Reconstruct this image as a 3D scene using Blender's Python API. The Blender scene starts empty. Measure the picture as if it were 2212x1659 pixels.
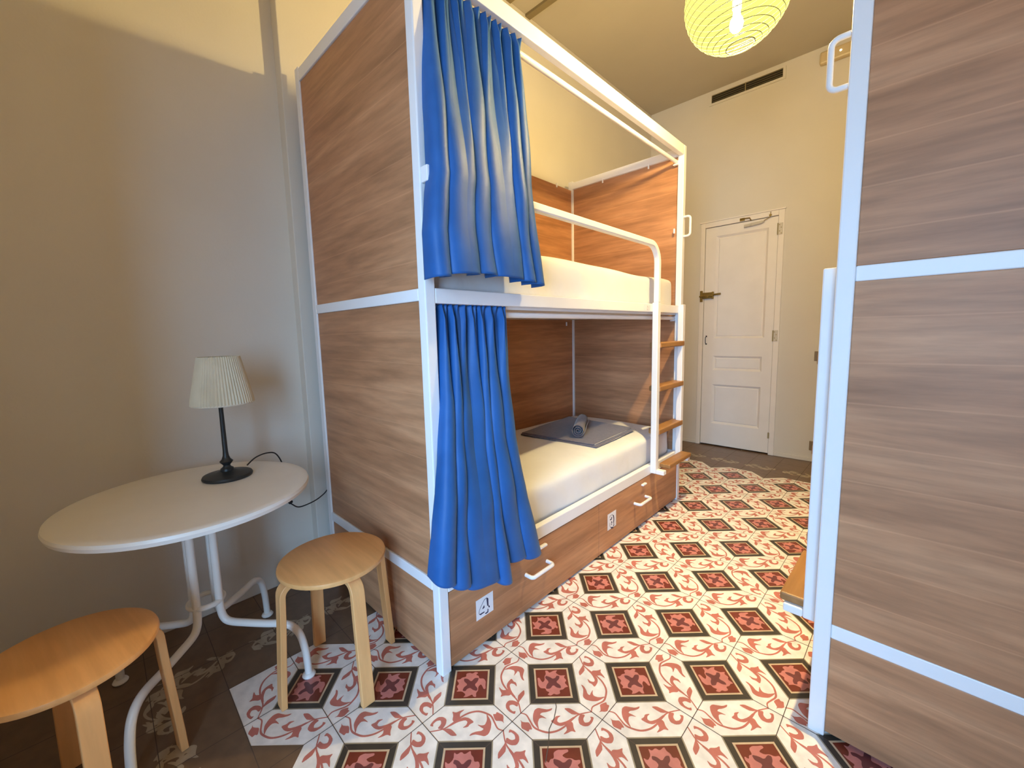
import bpy, bmesh, math, random
from mathutils import Matrix, Vector
random.seed(7)
SC = bpy.context.scene
COL = SC.collection
PI = math.pi

# ------------------------------------------------------------------ materials
def new_mat(name):
    m = bpy.data.materials.new(name); m.use_nodes = True
    nt = m.node_tree
    b = nt.nodes.get('Principled BSDF')
    return m, nt, b

def plain(name, col, rough=.5, metal=0., noise=.04, scale=8., bump=0., spec=.5, bscale=60.):
    m, nt, b = new_mat(name)
    b.inputs['Roughness'].default_value = rough
    b.inputs['Metallic'].default_value = metal
    b.inputs['Specular IOR Level'].default_value = spec
    tc = nt.nodes.new('ShaderNodeTexCoord')
    n = nt.nodes.new('ShaderNodeTexNoise'); n.inputs['Scale'].default_value = scale; n.inputs['Detail'].default_value = 4
    nt.links.new(tc.outputs['Object'], n.inputs['Vector'])
    r = nt.nodes.new('ShaderNodeValToRGB')
    r.color_ramp.elements[0].position = .3; r.color_ramp.elements[1].position = .7
    r.color_ramp.elements[0].color = (*[c * (1 - noise) for c in col], 1)
    r.color_ramp.elements[1].color = (*[min(1, c * (1 + noise)) for c in col], 1)
    nt.links.new(n.outputs['Fac'], r.inputs['Fac'])
    nt.links.new(r.outputs['Color'], b.inputs['Base Color'])
    if bump:
        n2 = nt.nodes.new('ShaderNodeTexNoise'); n2.inputs['Scale'].default_value = bscale; n2.inputs['Detail'].default_value = 3
        nt.links.new(tc.outputs['Object'], n2.inputs['Vector'])
        bp = nt.nodes.new('ShaderNodeBump'); bp.inputs['Strength'].default_value = bump; bp.inputs['Distance'].default_value = .002
        nt.links.new(n2.outputs['Fac'], bp.inputs['Height']); nt.links.new(bp.outputs['Normal'], b.inputs['Normal'])
    return m

def wood(name, axis, c0, c1, c2, rough=.45, fine=1., seed=0., streak=.5):
    """laminate with long grain along the given object axis, boards stacked in z"""
    m, nt, b = new_mat(name)
    N = nt.nodes.new; Lk = nt.links.new
    b.inputs['Roughness'].default_value = rough
    b.inputs['Specular IOR Level'].default_value = .35
    tc = N('ShaderNodeTexCoord')
    mp = N('ShaderNodeMapping'); mp.inputs['Location'].default_value = (seed, seed * 1.7, seed * .6)
    s = [9., 9., 9.]; s[axis] = .9
    mp.inputs['Scale'].default_value = s
    Lk(tc.outputs['Object'], mp.inputs['Vector'])
    # gentle warp so the grain drifts
    w = N('ShaderNodeTexNoise'); w.inputs['Scale'].default_value = .7; w.inputs['Detail'].default_value = 2
    Lk(mp.outputs['Vector'], w.inputs['Vector'])
    ad = N('ShaderNodeMixRGB'); ad.blend_type = 'ADD'; ad.inputs['Fac'].default_value = .35
    Lk(mp.outputs['Vector'], ad.inputs['Color1']); Lk(w.outputs['Color'], ad.inputs['Color2'])
    n1 = N('ShaderNodeTexNoise'); n1.inputs['Scale'].default_value = 1.1 * fine; n1.inputs['Detail'].default_value = 7; n1.inputs['Roughness'].default_value = .62
    Lk(ad.outputs['Color'], n1.inputs['Vector'])
    n2 = N('ShaderNodeTexNoise'); n2.inputs['Scale'].default_value = 5.5 * fine; n2.inputs['Detail'].default_value = 5
    Lk(ad.outputs['Color'], n2.inputs['Vector'])
    r = N('ShaderNodeValToRGB'); e = r.color_ramp.elements
    e[0].position = .32; e[0].color = (*c0, 1); e[1].position = .70; e[1].color = (*c2, 1)
    k = e.new(.5); k.color = (*c1, 1)
    Lk(n1.outputs['Fac'], r.inputs['Fac'])
    r2 = N('ShaderNodeValToRGB'); e = r2.color_ramp.elements
    e[0].position = .35; e[0].color = (.72, .72, .72, 1); e[1].position = .62; e[1].color = (1.12, 1.12, 1.12, 1)
    Lk(n2.outputs['Fac'], r2.inputs['Fac'])
    mx = N('ShaderNodeMixRGB'); mx.blend_type = 'MULTIPLY'; mx.inputs['Fac'].default_value = streak
    Lk(r.outputs['Color'], mx.inputs['Color1']); Lk(r2.outputs['Color'], mx.inputs['Color2'])
    # pale thin seams every ~11 cm
    sp = N('ShaderNodeSeparateXYZ'); Lk(ad.outputs['Color'], sp.inputs[0])
    m1 = N('ShaderNodeMath'); m1.operation = 'FRACT'; Lk(sp.outputs['Z'], m1.inputs[0])
    m2 = N('ShaderNodeMath'); m2.operation = 'LESS_THAN'; m2.inputs[1].default_value = .035; Lk(m1.outputs[0], m2.inputs[0])
    m3 = N('ShaderNodeMath'); m3.operation = 'MULTIPLY'; m3.inputs[1].default_value = .15; Lk(m2.outputs[0], m3.inputs[0])
    mz = N('ShaderNodeMixRGB'); mz.inputs['Color2'].default_value = (*[min(1, c * 1.5) for c in c2], 1)
    Lk(m3.outputs[0], mz.inputs['Fac']); Lk(mx.outputs['Color'], mz.inputs['Color1'])
    Lk(mz.outputs['Color'], b.inputs['Base Color'])
    bp = N('ShaderNodeBump'); bp.inputs['Strength'].default_value = .08; bp.inputs['Distance'].default_value = .001
    Lk(n2.outputs['Fac'], bp.inputs['Height']); Lk(bp.outputs['Normal'], b.inputs['Normal'])
    return m

def fabric(name, c0, c1, rough=.7, sheen=.3, scale=14., weave=.25, wscale=900.):
    m, nt, b = new_mat(name); N = nt.nodes.new; Lk = nt.links.new
    b.inputs['Roughness'].default_value = rough
    b.inputs['Sheen Weight'].default_value = sheen
    b.inputs['Sheen Roughness'].default_value = .4
    b.inputs['Specular IOR Level'].default_value = .25
    tc = N('ShaderNodeTexCoord')
    n = N('ShaderNodeTexNoise'); n.inputs['Scale'].default_value = scale; n.inputs['Detail'].default_value = 5
    Lk(tc.outputs['Object'], n.inputs['Vector'])
    r = N('ShaderNodeValToRGB'); e = r.color_ramp.elements
    e[0].position = .3; e[0].color = (*c0, 1); e[1].position = .7; e[1].color = (*c1, 1)
    Lk(n.outputs['Fac'], r.inputs['Fac']); Lk(r.outputs['Color'], b.inputs['Base Color'])
    n2 = N('ShaderNodeTexNoise'); n2.inputs['Scale'].default_value = wscale; n2.inputs['Detail'].default_value = 4
    Lk(tc.outputs['Object'], n2.inputs['Vector'])
    bp = N('ShaderNodeBump'); bp.inputs['Strength'].default_value = weave; bp.inputs['Distance'].default_value = .0008
    Lk(n2.outputs['Fac'], bp.inputs['Height']); Lk(bp.outputs['Normal'], b.inputs['Normal'])
    return m

def emit(name, col, strength):
    m, nt, b = new_mat(name); nt.nodes.remove(b)
    e = nt.nodes.new('ShaderNodeEmission'); e.inputs['Color'].default_value = (*col, 1); e.inputs['Strength'].default_value = strength
    nt.links.new(e.outputs[0], nt.nodes['Material Output'].inputs['Surface'])
    return m

def tilemat(name, col, rough=.3, var=.12):
    m = plain(name, col, rough=rough, noise=var, scale=22., spec=.45, bump=.06, bscale=220.)
    return m

M = {}
M['wall'] = plain('plaster_cream', (.70, .665, .60), rough=.85, noise=.02, scale=3, bump=.25, bscale=90, spec=.2)
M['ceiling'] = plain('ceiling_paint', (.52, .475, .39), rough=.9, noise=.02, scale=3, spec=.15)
M['batten'] = plain('batten_paint', (.24, .19, .10), rough=.7)
M['metal'] = plain('white_powdercoat', (.83, .83, .85), rough=.38, noise=.012, spec=.5)
M['door'] = plain('door_paint', (.84, .79, .73), rough=.5, noise=.03, scale=5, bump=.1)
M['woodx'] = wood('walnut_laminate_across', 0, (.34, .16, .078), (.46, .225, .112), (.58, .305, .16), seed=1.3)
M['woody'] = wood('walnut_laminate_along', 1, (.34, .155, .072), (.46, .22, .105), (.58, .30, .15), seed=4.1)
M['step'] = wood('step_beech', 1, (.25, .12, .04), (.33, .16, .055), (.40, .21, .08), seed=2.2, streak=.3)
M['birch'] = wood('birch_ply', 0, (.72, .36, .13), (.82, .43, .165), (.88, .49, .20), seed=7.7, streak=.25, rough=.38)
M['birchy'] = wood('birch_ply_leg', 2, (.74, .38, .145), (.82, .44, .175), (.87, .50, .21), seed=3.7, streak=.25, rough=.4)
M['sheet'] = fabric('white_sheet', (.76, .76, .78), (.80, .80, .81), rough=.8, sheen=.1, scale=6, weave=.9, wscale=7)
for _n in M['sheet'].node_tree.nodes:
    if _n.type == 'BUMP': _n.inputs['Distance'].default_value = .010
M['curtain'] = fabric('blue_satin', (.013, .090, .29), (.020, .112, .35), rough=.5, sheen=.12, scale=10)
M['curtain'].node_tree.nodes['Principled BSDF'].inputs['Specular IOR Level'].default_value = .3
M['grey'] = fabric('grey_towelling', (.115, .10, .125), (.16, .14, .165), rough=.95, sheen=.4, scale=60, weave=.6)
M['greyedge'] = fabric('grey_hem', (.34, .32, .33), (.42, .40, .41), rough=.9)
M['black'] = plain('black_metal', (.018, .022, .024), rough=.42, spec=.5)
M['cordblk'] = plain('black_rubber', (.012, .012, .014), rough=.5)
M['table'] = plain('table_white', (.86, .84, .80), rough=.38, noise=.02, bump=.05)
M['brass'] = plain('aged_brass', (.30, .21, .06), rough=.4, metal=.7)
M['steel'] = plain('painted_hinge', (.60, .56, .48), rough=.5)
M['dark'] = plain('dark_gap', (.02, .016, .012), rough=.9)
M['vent'] = plain('vent_slat', (.34, .28, .14), rough=.6)
M['plate'] = plain('bronze_plate', (.25, .18, .10), rough=.4, metal=.3)
M['paper'] = plain('sticker_paper', (.80, .80, .83), rough=.7)
M['ink'] = plain('sticker_ink', (.03, .03, .08), rough=.6)
M['emlamp'] = plain('emergency_case', (.62, .50, .30), rough=.4)
M['grout'] = plain('grout', (.10, .075, .06), rough=.9)
M['t_white'] = tilemat('tile_cream', (.86, .82, .78))
M['t_pink'] = tilemat('tile_coral', (.52, .17, .135))
M['t_dark'] = tilemat('tile_charcoal', (.050, .042, .034))
M['t_cream'] = tilemat('tile_sand_line', (.60, .45, .30))
M['t_red'] = tilemat('tile_oxblood', (.17, .032, .018))
M['t_rose'] = tilemat('tile_rose', (.56, .205, .18))
M['t_plum'] = tilemat('tile_plum', (.16, .045, .045))
M['t_olive'] = tilemat('tile_olive_line', (.34, .29, .21))
M['t_border'] = tilemat('tile_border', (.17, .105, .062))
M['t_bscroll'] = tilemat('tile_border_scroll', (.40, .32, .22))

# lantern paper: thin paper lets part of the bulb straight through and glows itself
def paper_mat():
    m, nt, b = new_mat('lantern_paper'); nt.nodes.remove(b); N = nt.nodes.new; Lk = nt.links.new
    tr = N('ShaderNodeBsdfTransparent'); tr.inputs['Color'].default_value = (1, .96, .80, 1)
    em = N('ShaderNodeEmission'); em.inputs['Color'].default_value = (1, .93, .24, 1); em.inputs['Strength'].default_value = PAPER_E
    mx = N('ShaderNodeMixShader'); mx.inputs[0].default_value = .75
    Lk(tr.outputs[0], mx.inputs[1]); Lk(em.outputs[0], mx.inputs[2])
    Lk(mx.outputs[0], nt.nodes['Material Output'].inputs['Surface'])
    return m
PAPER_E = 1.12
BULB_E = 10600.
DAY_W = 1220.
M['lpaper'] = paper_mat()
M['bulb'] = emit('bulb_glow', (1, .76, .36), BULB_E)
M['rib'] = plain('rib_wire', (.02, .016, .004), rough=.6)

# ------------------------------------------------------------------ mesh builder
class MB:
    def __init__(s): s.v = []; s.f = []; s.m = []
    def quad(s, pts, mi=0):
        n = len(s.v); s.v += [tuple(p) for p in pts]; s.f.append(tuple(range(n, n + len(pts)))); s.m.append(mi)
    def box(s, x0, x1, y0, y1, z0, z1, mi=0):
        if x0 > x1: x0, x1 = x1, x0
        if y0 > y1: y0, y1 = y1, y0
        n = len(s.v)
        s.v += [(x, y, z) for x in (x0, x1) for y in (y0, y1) for z in (z0, z1)]
        for f in ((0, 1, 3, 2), (4, 6, 7, 5), (0, 4, 5, 1), (2, 3, 7, 6), (0, 2, 6, 4), (1, 5, 7, 3)):
            s.f.append(tuple(n + i for i in f)); s.m.append(mi)
        return s
    def tube(s, pts, r, seg=12, mi=0, closed=False, square=False, up=None, ry=None):
        P = [Vector(p) for p in pts]; K = len(P); rings = []
        t0 = (P[1] - P[0]).normalized()
        a = Vector(up) if up else (Vector((0, 0, 1)) if abs(t0.z) < .9 else Vector((1, 0, 0)))
        nrm = (a - t0 * a.dot(t0)).normalized()
        for i in range(K):
            if closed: t = (P[(i + 1) % K] - P[i - 1]).normalized()
            else: t = (P[min(i + 1, K - 1)] - P[max(i - 1, 0)]).normalized()
            nrm = (nrm - t * nrm.dot(t)).normalized(); bi = t.cross(nrm)
            rr = r[i] if isinstance(r, (list, tuple)) else r
            ring = []
            for k in range(seg):
                if square:
                    an = PI / 4 + k * 2 * PI / seg; q = 1.414
                else: an = k * 2 * PI / seg; q = 1
                ca, sa = math.cos(an) * q, math.sin(an) * q
                ring.append(len(s.v)); s.v.append(tuple(P[i] + nrm * ca * rr + bi * sa * (ry if ry else rr)))
            rings.append(ring)
        R = K if closed else K - 1
        for i in range(R):
            A, B = rings[i], rings[(i + 1) % K]
            for k in range(seg):
                s.f.append((A[k], A[(k + 1) % seg], B[(k + 1) % seg], B[k])); s.m.append(mi)
        if not closed:
            s.f.append(tuple(reversed(rings[0]))); s.m.append(mi)
            s.f.append(tuple(rings[-1])); s.m.append(mi)
        return s
    def lathe(s, prof, c=(0, 0, 0), seg=40, mi=0, mod=None, cap=True):
        rings = []
        for (r, z) in prof:
            ring = []
            for k in range(seg):
                a = 2 * PI * k / seg; q = r * (mod(k, z) if mod else 1)
                ring.append(len(s.v)); s.v.append((c[0] + q * math.cos(a), c[1] + q * math.sin(a), c[2] + z))
            rings.append(ring)
        for A, B in zip(rings, rings[1:]):
            for k in range(seg):
                s.f.append((A[k], A[(k + 1) % seg], B[(k + 1) % seg], B[k])); s.m.append(mi)
        if cap:
            s.f.append(tuple(reversed(rings[0]))); s.m.append(mi); s.f.append(tuple(rings[-1])); s.m.append(mi)
        return s
    def build(s, name, mats, parent=None, smooth=False, bevel=0, subsurf=0, loc=None, rot=None, angle=35):
        me = bpy.data.meshes.new(name); me.from_pydata(s.v, [], s.f)
        mats = mats if isinstance(mats, (list, tuple)) else [mats]
        for m in mats: me.materials.append(m)
        me.polygons.foreach_set('material_index', s.m)
        me.update()
        bm = bmesh.new(); bm.from_mesh(me); bmesh.ops.recalc_face_normals(bm, faces=bm.faces); bm.to_mesh(me); bm.free()
        if smooth:
            me.polygons.foreach_set('use_smooth', [True] * len(me.polygons))
            me.set_sharp_from_angle(angle=math.radians(angle))
        o = bpy.data.objects.new(name, me); COL.objects.link(o)
        if parent: o.parent = parent
        if loc: o.location = loc
        if rot: o.rotation_euler = rot
        if bevel:
            b = o.modifiers.new('bevel', 'BEVEL'); b.width = bevel; b.segments = 2; b.limit_method = 'ANGLE'; b.harden_normals = False
        if subsurf:
            q = o.modifiers.new('sub', 'SUBSURF'); q.levels = subsurf; q.render_levels = subsurf
        return o

def tag(o, label=None, cat=None, group=None, kind=None):
    if label: o['label'] = label
    if cat: o['category'] = cat
    if group: o['group'] = group
    if kind: o['kind'] = kind
    return o

def thing(name, label=None, cat=None, loc=(0, 0, 0), rz=0, group=None, kind=None):
    o = bpy.data.objects.new(name, None); COL.objects.link(o); o.location = loc; o.rotation_euler = (0, 0, rz)
    o.empty_display_size = .1
    return tag(o, label, cat, group, kind)

def arc(c, u, v, r, a0, a1, n=8):
    c, u, v = Vector(c), Vector(u), Vector(v)
    return [tuple(c + (u * math.cos(math.radians(a0 + (a1 - a0) * i / n)) + v * math.sin(math.radians(a0 + (a1 - a0) * i / n))) * r) for i in range(n + 1)]

def spline(pts, n=8):
    P = [Vector(p) for p in pts]; out = []
    for i in range(len(P) - 1):
        p0, p1, p2, p3 = P[max(i - 1, 0)], P[i], P[i + 1], P[min(i + 2, len(P) - 1)]
        for k in range(n):
            t = k / n
            out.append(tuple(.5 * ((2 * p1) + (p2 - p0) * t + (2 * p0 - 5 * p1 + 4 * p2 - p3) * t * t + (-p0 + 3 * p1 - 3 * p2 + p3) * t ** 3)))
    out.append(tuple(P[-1])); return out

# ------------------------------------------------------------------ room shell
XL, XPIER, XR = -1.044, -.98, 1.96
YB, YD, H = -1.32, 3.669, 3.466
WX0, WX1, WZ = .50, 1.80, 2.15          # balcony window opening behind the camera

# ---- floor
AX, AY, GR, S = .5027, .4422, -.0193, .2
def node(m, n): return (AX + S * m - GR * S * n, AY + S * n + GR * S * m)
MOT = {"stem": [[0.091, 0.103], [0.157, 0.079], [0.195, 0.01], [0.231, -0.062], [0.281, -0.1], [0.381, -0.133], [0.485, -0.117], [0.573, -0.069], [0.664, 0.007], [0.752, 0.069], [0.9, 0.1]], "leafA": [[0.09, 0.022], [0.11, -0.006], [0.148, -0.012], [0.182, -0.012], [0.201, -0.04], [0.219, -0.098], [0.186, -0.094], [0.176, -0.123], [0.131, -0.097], [0.104, -0.083], [0.096, -0.051], [0.101, -0.012]], "leafB": [[0.235, 0.078], [0.256, 0.137], [0.297, 0.163], [0.355, 0.148], [0.406, 0.138], [0.467, 0.157], [0.446, 0.126], [0.389, 0.106], [0.335, 0.101], [0.311, 0.078], [0.343, 0.06], [0.391, 0.024], [0.339, 0.04], [0.302, 0.032], [0.281, -0.024], [0.292, -0.106], [0.252, -0.04], [0.231, 0.01]], "leafC": [[0.422, -0.003], [0.471, 0.022], [0.488, 0.054], [0.551, 0.062], [0.508, 0.031], [0.497, -0.009], [0.526, -0.029], [0.609, -0.006], [0.703, 0.052], [0.681, 0.007], [0.598, -0.042], [0.541, -0.066], [0.485, -0.053]], "leafD": [[0.635, -0.004], [0.67, -0.026], [0.667, -0.091], [0.687, -0.139], [0.641, -0.121], [0.592, -0.146], [0.542, -0.162], [0.594, -0.112], [0.59, -0.07], [0.581, -0.042]], "leafE": [[0.593, 0.149], [0.655, 0.152], [0.699, 0.122], [0.755, 0.081], [0.805, 0.075], [0.682, 0.066], [0.633, 0.105]], "leafF": [[0.766, 0.073], [0.823, 0.065], [0.788, 0.012], [0.799, -0.032], [0.848, -0.025], [0.879, 0.012], [0.871, 0.042], [0.914, 0.031], [0.885, -0.027], [0.836, -0.071], [0.781, -0.073], [0.736, -0.043], [0.735, 0.018]]}
ROS = {"ros": [[-0.077, 0.159], [-0.031, 0.173], [-0.0, 0.157], [0.039, 0.184], [0.078, 0.169], [0.047, 0.139], [0.085, 0.119], [0.092, 0.081], [0.152, 0.08], [0.178, 0.034], [0.176, -0.012], [0.181, -0.071], [0.156, -0.075], [0.138, -0.03], [0.118, -0.003], [0.09, -0.039], [0.091, -0.093], [0.068, -0.128], [0.075, -0.181], [0.043, -0.179], [0.024, -0.145], [-0.009, -0.164], [-0.041, -0.179], [-0.082, -0.183], [-0.053, -0.144], [-0.104, -0.1], [-0.174, -0.104], [-0.148, -0.073], [-0.177, -0.028], [-0.148, 0.008], [-0.188, 0.067], [-0.145, 0.074], [-0.119, 0.102], [-0.073, 0.111]], "X": [[-0.096, 0.085], [-0.048, 0.078], [-0.004, 0.035], [0.037, 0.091], [0.089, 0.089], [0.075, 0.034], [0.042, -0.011], [0.086, -0.07], [0.071, -0.101], [0.026, -0.083], [-0.009, -0.052], [-0.046, -0.069], [-0.061, -0.101], [-0.099, -0.093], [-0.087, -0.047], [-0.044, -0.006], [-0.095, 0.045]]}
def smooth_loop(P, k=2):
    for _ in range(k):
        Q = []
        for i in range(len(P)):
            a, b = P[i], P[(i + 1) % len(P)]
            Q += [(a[0] * .8 + b[0] * .2, a[1] * .8 + b[1] * .2), (a[0] * .2 + b[0] * .8, a[1] * .2 + b[1] * .8)]
        P = Q
    return P
def stem_loop(P, w):
    Q = spline([(a, b, 0) for a, b in P], 4); L_, R_ = [], []
    for i, p in enumerate(Q):
        a, b = Vector(Q[max(i - 1, 0)]), Vector(Q[min(i + 1, len(Q) - 1)])
        t = (b - a).normalized(); ww = w * (.55 + .45 * math.sin(PI * i / (len(Q) - 1)))
        L_.append((p[0] - t.y * ww, p[1] + t.x * ww)); R_.append((p[0] + t.y * ww, p[1] - t.x * ww))
    return [[L_[i], L_[i + 1], R_[i + 1], R_[i]] for i in range(len(L_) - 1)]
SHAPES = []   # list of polygons in band coordinates
for k, P in MOT.items():
    if k == 'stem': SHAPES += stem_loop(P, .011)
    else: SHAPES.append(smooth_loop(P, 1))
NST = len(SHAPES) - 7
ROSP = smooth_loop(ROS['ros'], 1); XP = smooth_loop(ROS['X'], 1)

def frame_map(o, e):       # origin o, s axis e; t axis = e rotated +90
    return lambda p, z: (o[0] + e[0] * p[0] - e[1] * p[1], o[1] + e[1] * p[0] + e[0] * p[1], z)

fl = MB()
# 0 border 1 white 2 coral 3 dark 4 cream 5 red 6 rose 7 plum 8 olive 9 bscroll 10 grout
fl.quad([(XL - .1, YB - .5, 0), (XR + .1, YB - .5, 0), (XR + .1, YD + .1, 0), (XL - .1, YD + .1, 0)], 0)
for sgn in (0,):   # slab under the tiles
    fl.box(XL - .1, XR + .1, YB - .5, YD + .1, -.12, -.002, 0)
m0, m1, n0, n1 = -5, 7, -5, 13
c = [node(m0, n0), node(m1 + .35, n0), node(m1 + .35, n1), node(m0, n1)]
fl.quad([(*p, .0003) for p in c], 1)
for m in range(m0, m1):
    for n in range(n0, n1):
        if (m + n) % 2: A, B = node(m, n), node(m + 1, n + 1)
        else: A, B = node(m + 1, n), node(m, n + 1)
        if ((m * 7 + n * 13 + (m * n) % 5) % 4) == 0: A, B = B, A
        F = frame_map(A, (B[0] - A[0], B[1] - A[1]))
        for i_, P in enumerate(SHAPES): fl.quad([F(p, .0006 + .00003 * max(0, i_ - NST)) for p in P], 2)
def sq(h): return [(-h, -h), (h, -h), (h, h), (-h, h)]
e_u = (node(1, 1)[0] - node(0, 0)[0], node(1, 1)[1] - node(0, 0)[1])
for m in range(m0, m1 + 1):
    for n in range(n0, n1 + 1):
        if (m + n) % 2: continue
        F = frame_map(node(m, n), e_u)
        edge = [m == m0, n == n0, n == n1]
        if any(edge):
            h = .285
            if sum(edge) > 1: continue
            # corners: u=(1,1) v=(-1,1) ; keep the half inside the field
            if edge[0]: tri = [(-h, h), (h, h), (h, -h)]
            if edge[0]: tri = [(h, -h), (h, h), (-h, h)] if False else [(-h, h), (h, -h), (h, h)]
            if edge[0]: tri = [( -h, h), (h, -h), (h, h)]
            if edge[0]: pts = [(h, -h), (h, h), (-h, h)]
            if edge[0]:
                # +X side: points with larger X are (h,-h) (pure +X corner); Y extremes are (h,h) and (-h,-h)
                pts = [(h, -h), (h, h), (-h, -h)]
            if edge[1]: pts = [(h, h), (-h, h), (h, -h)]
            if edge[2]: pts = [(-h, -h), (-h, h), (h, -h)]
            fl.quad([F(p, .0007) for p in pts], 0)
            continue
        fl.quad([F(p, .0006) for p in sq(.296)], 8)
        fl.quad([F(p, .0007) for p in sq(.282)], 3)
        fl.quad([F(p, .0010) for p in sq(.218)], 4)
        fl.quad([F(p, .0012) for p in sq(.196)], 5)
        k = ((m + n) // 2 + n) % 4
        rot = [(1, 0), (0, 1), (-1, 0), (0, -1)][k]
        rr = lambda p: (p[0] * rot[0] - p[1] * rot[1], p[0] * rot[1] + p[1] * rot[0])
        fl.quad([F(rr(p), .0014) for p in ROSP], 6)
        fl.quad([F(rr(p), .0016) for p in XP], 7)
# grout
def gl(a, b, w=.0011, z=.00095):
    dx, dy = b[0] - a[0], b[1] - a[1]; l = math.hypot(dx, dy); nx, ny = -dy / l * w, dx / l * w
    fl.quad([(a[0] + nx, a[1] + ny, z), (a[0] - nx, a[1] - ny, z), (b[0] - nx, b[1] - ny, z), (b[0] + nx, b[1] + ny, z)], 10)
for m in range(-8, m1 + 1): gl(node(m, -9), node(m, 16))
for n in range(-9, 17): gl(node(-8, n), node(m1, n))
# a crack running through two tiles
ck = [(.0, -.22), (.01, -.33), (-.03, -.47), (-.10, -.60), (-.12, -.75), (-.17, -.95)]
F = frame_map(node(-1, -1), e_u)
for a, b in zip(ck, ck[1:]): gl(F(a, 0)[:2], F(b, 0)[:2], .0013, .0017)
# border scroll bands
def border_band(n_from, n_to, along_n, off):
    k = n_from
    while k < n_to:
        if along_n: A, B = node(k, off), node(k + 1.41, off)
        else: A, B = node(off, k), node(off, k + 1.41)
        F = frame_map(A, (B[0] - A[0], B[1] - A[1]))
        for i_, P in enumerate(SHAPES): fl.quad([F((p[0], p[1] * 1.25), .0006 + .00003 * max(0, i_ - NST)) for p in P], 9)
        G = frame_map(B, (A[0] - B[0], A[1] - B[1]))
        for i_, P in enumerate(SHAPES[-6:]): fl.quad([G((p[0], p[1] * 1.1), .0004 + .00003 * i_) for p in P], 9)
        k += 1.41
border_band(m0, m1, True, n1 + .85)
border_band(m0 - 1, m1, True, n0 - .85)
border_band(n0 - 1, n1 + 1, False, m0 - .85)
floor = fl.build('floor', [M[k] for k in ('t_border', 't_white', 't_pink', 't_dark', 't_cream', 't_red', 't_rose', 't_plum', 't_olive', 't_bscroll', 'grout')])
tag(floor, kind='structure')

def struct(name, mb, mat, **k): return tag(mb.build(name, mat, **k), kind='structure')
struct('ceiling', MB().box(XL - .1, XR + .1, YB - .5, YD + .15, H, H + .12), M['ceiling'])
# left wall: set back beside the table, a pier 6 cm prouder from the bunk onwards
wl = MB(); wl.box(XL - .12, XL, YB - .5, YD + .12, 0, H); wl.box(XL - .02, XPIER, -.035, YD + .05, 0, H)
struct('wall_left', wl, M['wall'], bevel=.004)
struct('wall_right', MB().box(XR, XR + .12, YB - .5, YD + .12, 0, H), M['wall'])
wb = MB(); YB2 = YB - .45
wb.box(XL - .1, WX0, YB2, YB, 0, H); wb.box(WX1, XR + .1, YB2, YB, 0, H); wb.box(WX0, WX1, YB2, YB, WZ, H)
struct('wall_back', wb, M['wall'])
# door wall with its opening
DX0, DX1, DZ = -.397, .226, 2.196
wd = MB(); wd.box(XL - .1, DX0, YD, YD + .12, 0, H); wd.box(DX1, XR + .1, YD, YD + .12, 0, H); wd.box(DX0, DX1, YD, YD + .12, DZ, H)
struct('wall_door', wd, M['wall'])
struct('trim_1', MB().box(XPIER, XR, 1.652, 1.70, H - .018, H), M['batten'])
struct('trim_2', MB().box(XPIER, XR, 1.455, 1.498, H - .012, H), M['batten'])
bb = MB(); bb.box(XPIER, -.437, YD - .008, YD, 0, .035); bb.box(.272, XR, YD - .008, YD, 0, .035)
struct('baseboard_door', bb, M['wall'], bevel=.003)

# window behind the viewer
win = thing('window_1', kind='structure', loc=(WX0, YB - .30, 0))
f = MB(); ww = WX1 - WX0
f.box(0, .05, 0, .05, 0, WZ); f.box(ww - .05, ww, 0, .05, 0, WZ); f.box(.05, ww - .05, 0, .05, WZ - .05, WZ); f.box(.05, ww - .05, 0, .05, 0, .06)
f.build('window_frame', M['door'], win, bevel=.004)

# door
dr = thing('door_1', kind='structure', loc=(0, YD, 0))
def recess(mb, x0, x1, z0, z1, y0, d=.018, ins=.020):
    a = [(x0, z0), (x1, z0), (x1, z1), (x0, z1)]; b = [(x0 + ins, z0 + ins), (x1 - ins, z0 + ins), (x1 - ins, z1 - ins), (x0 + ins, z1 - ins)]
    c = [(x0 + ins * 1.5, z0 + ins * 1.5), (x1 - ins * 1.5, z0 + ins * 1.5), (x1 - ins * 1.5, z1 - ins * 1.5), (x0 + ins * 1.5, z1 - ins * 1.5)]
    for i in range(4):
        j = (i + 1) % 4
        mb.quad([(a[i][0], y0, a[i][1]), (a[j][0], y0, a[j][1]), (b[j][0], y0 + d, b[j][1]), (b[i][0], y0 + d, b[i][1])])
        mb.quad([(b[i][0], y0 + d, b[i][1]), (b[j][0], y0 + d, b[j][1]), (c[j][0], y0 + d * .55, c[j][1]), (c[i][0], y0 + d * .55, c[i][1])])
    mb.quad([(p[0], y0 + d * .55, p[1]) for p in c])
sl = MB(); x0, x1 = DX0 + .004, DX1 - .004; y = .004; zb = .012
pans = [(-.295, .14, .235, .64), (-.295, .14, .785, .93), (-.295, .15, 1.105, 2.105)]
zs = [zb] + [v for p in pans for v in (p[2], p[3])] + [DZ - .004]
sl.quad([(x0, y, zb), (x1, y, zb), (x1, y, zb + .001), (x0, y, zb + .001)])
for i in range(0, len(zs), 2): sl.quad([(x0, y, zs[i]), (x1, y, zs[i]), (x1, y, zs[i + 1]), (x0, y, zs[i + 1])])
for (a, b_, z0, z1) in pans:
    sl.quad([(x0, y, z0), (a, y, z0), (a, y, z1), (x0, y, z1)]); sl.quad([(b_, y, z0), (x1, y, z0), (x1, y, z1), (b_, y, z1)])
    recess(sl, a, b_, z0, z1, y)
sl.quad([(x0, y, zb), (x1, y, zb), (x1, .04, zb), (x0, .04, zb)])
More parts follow.
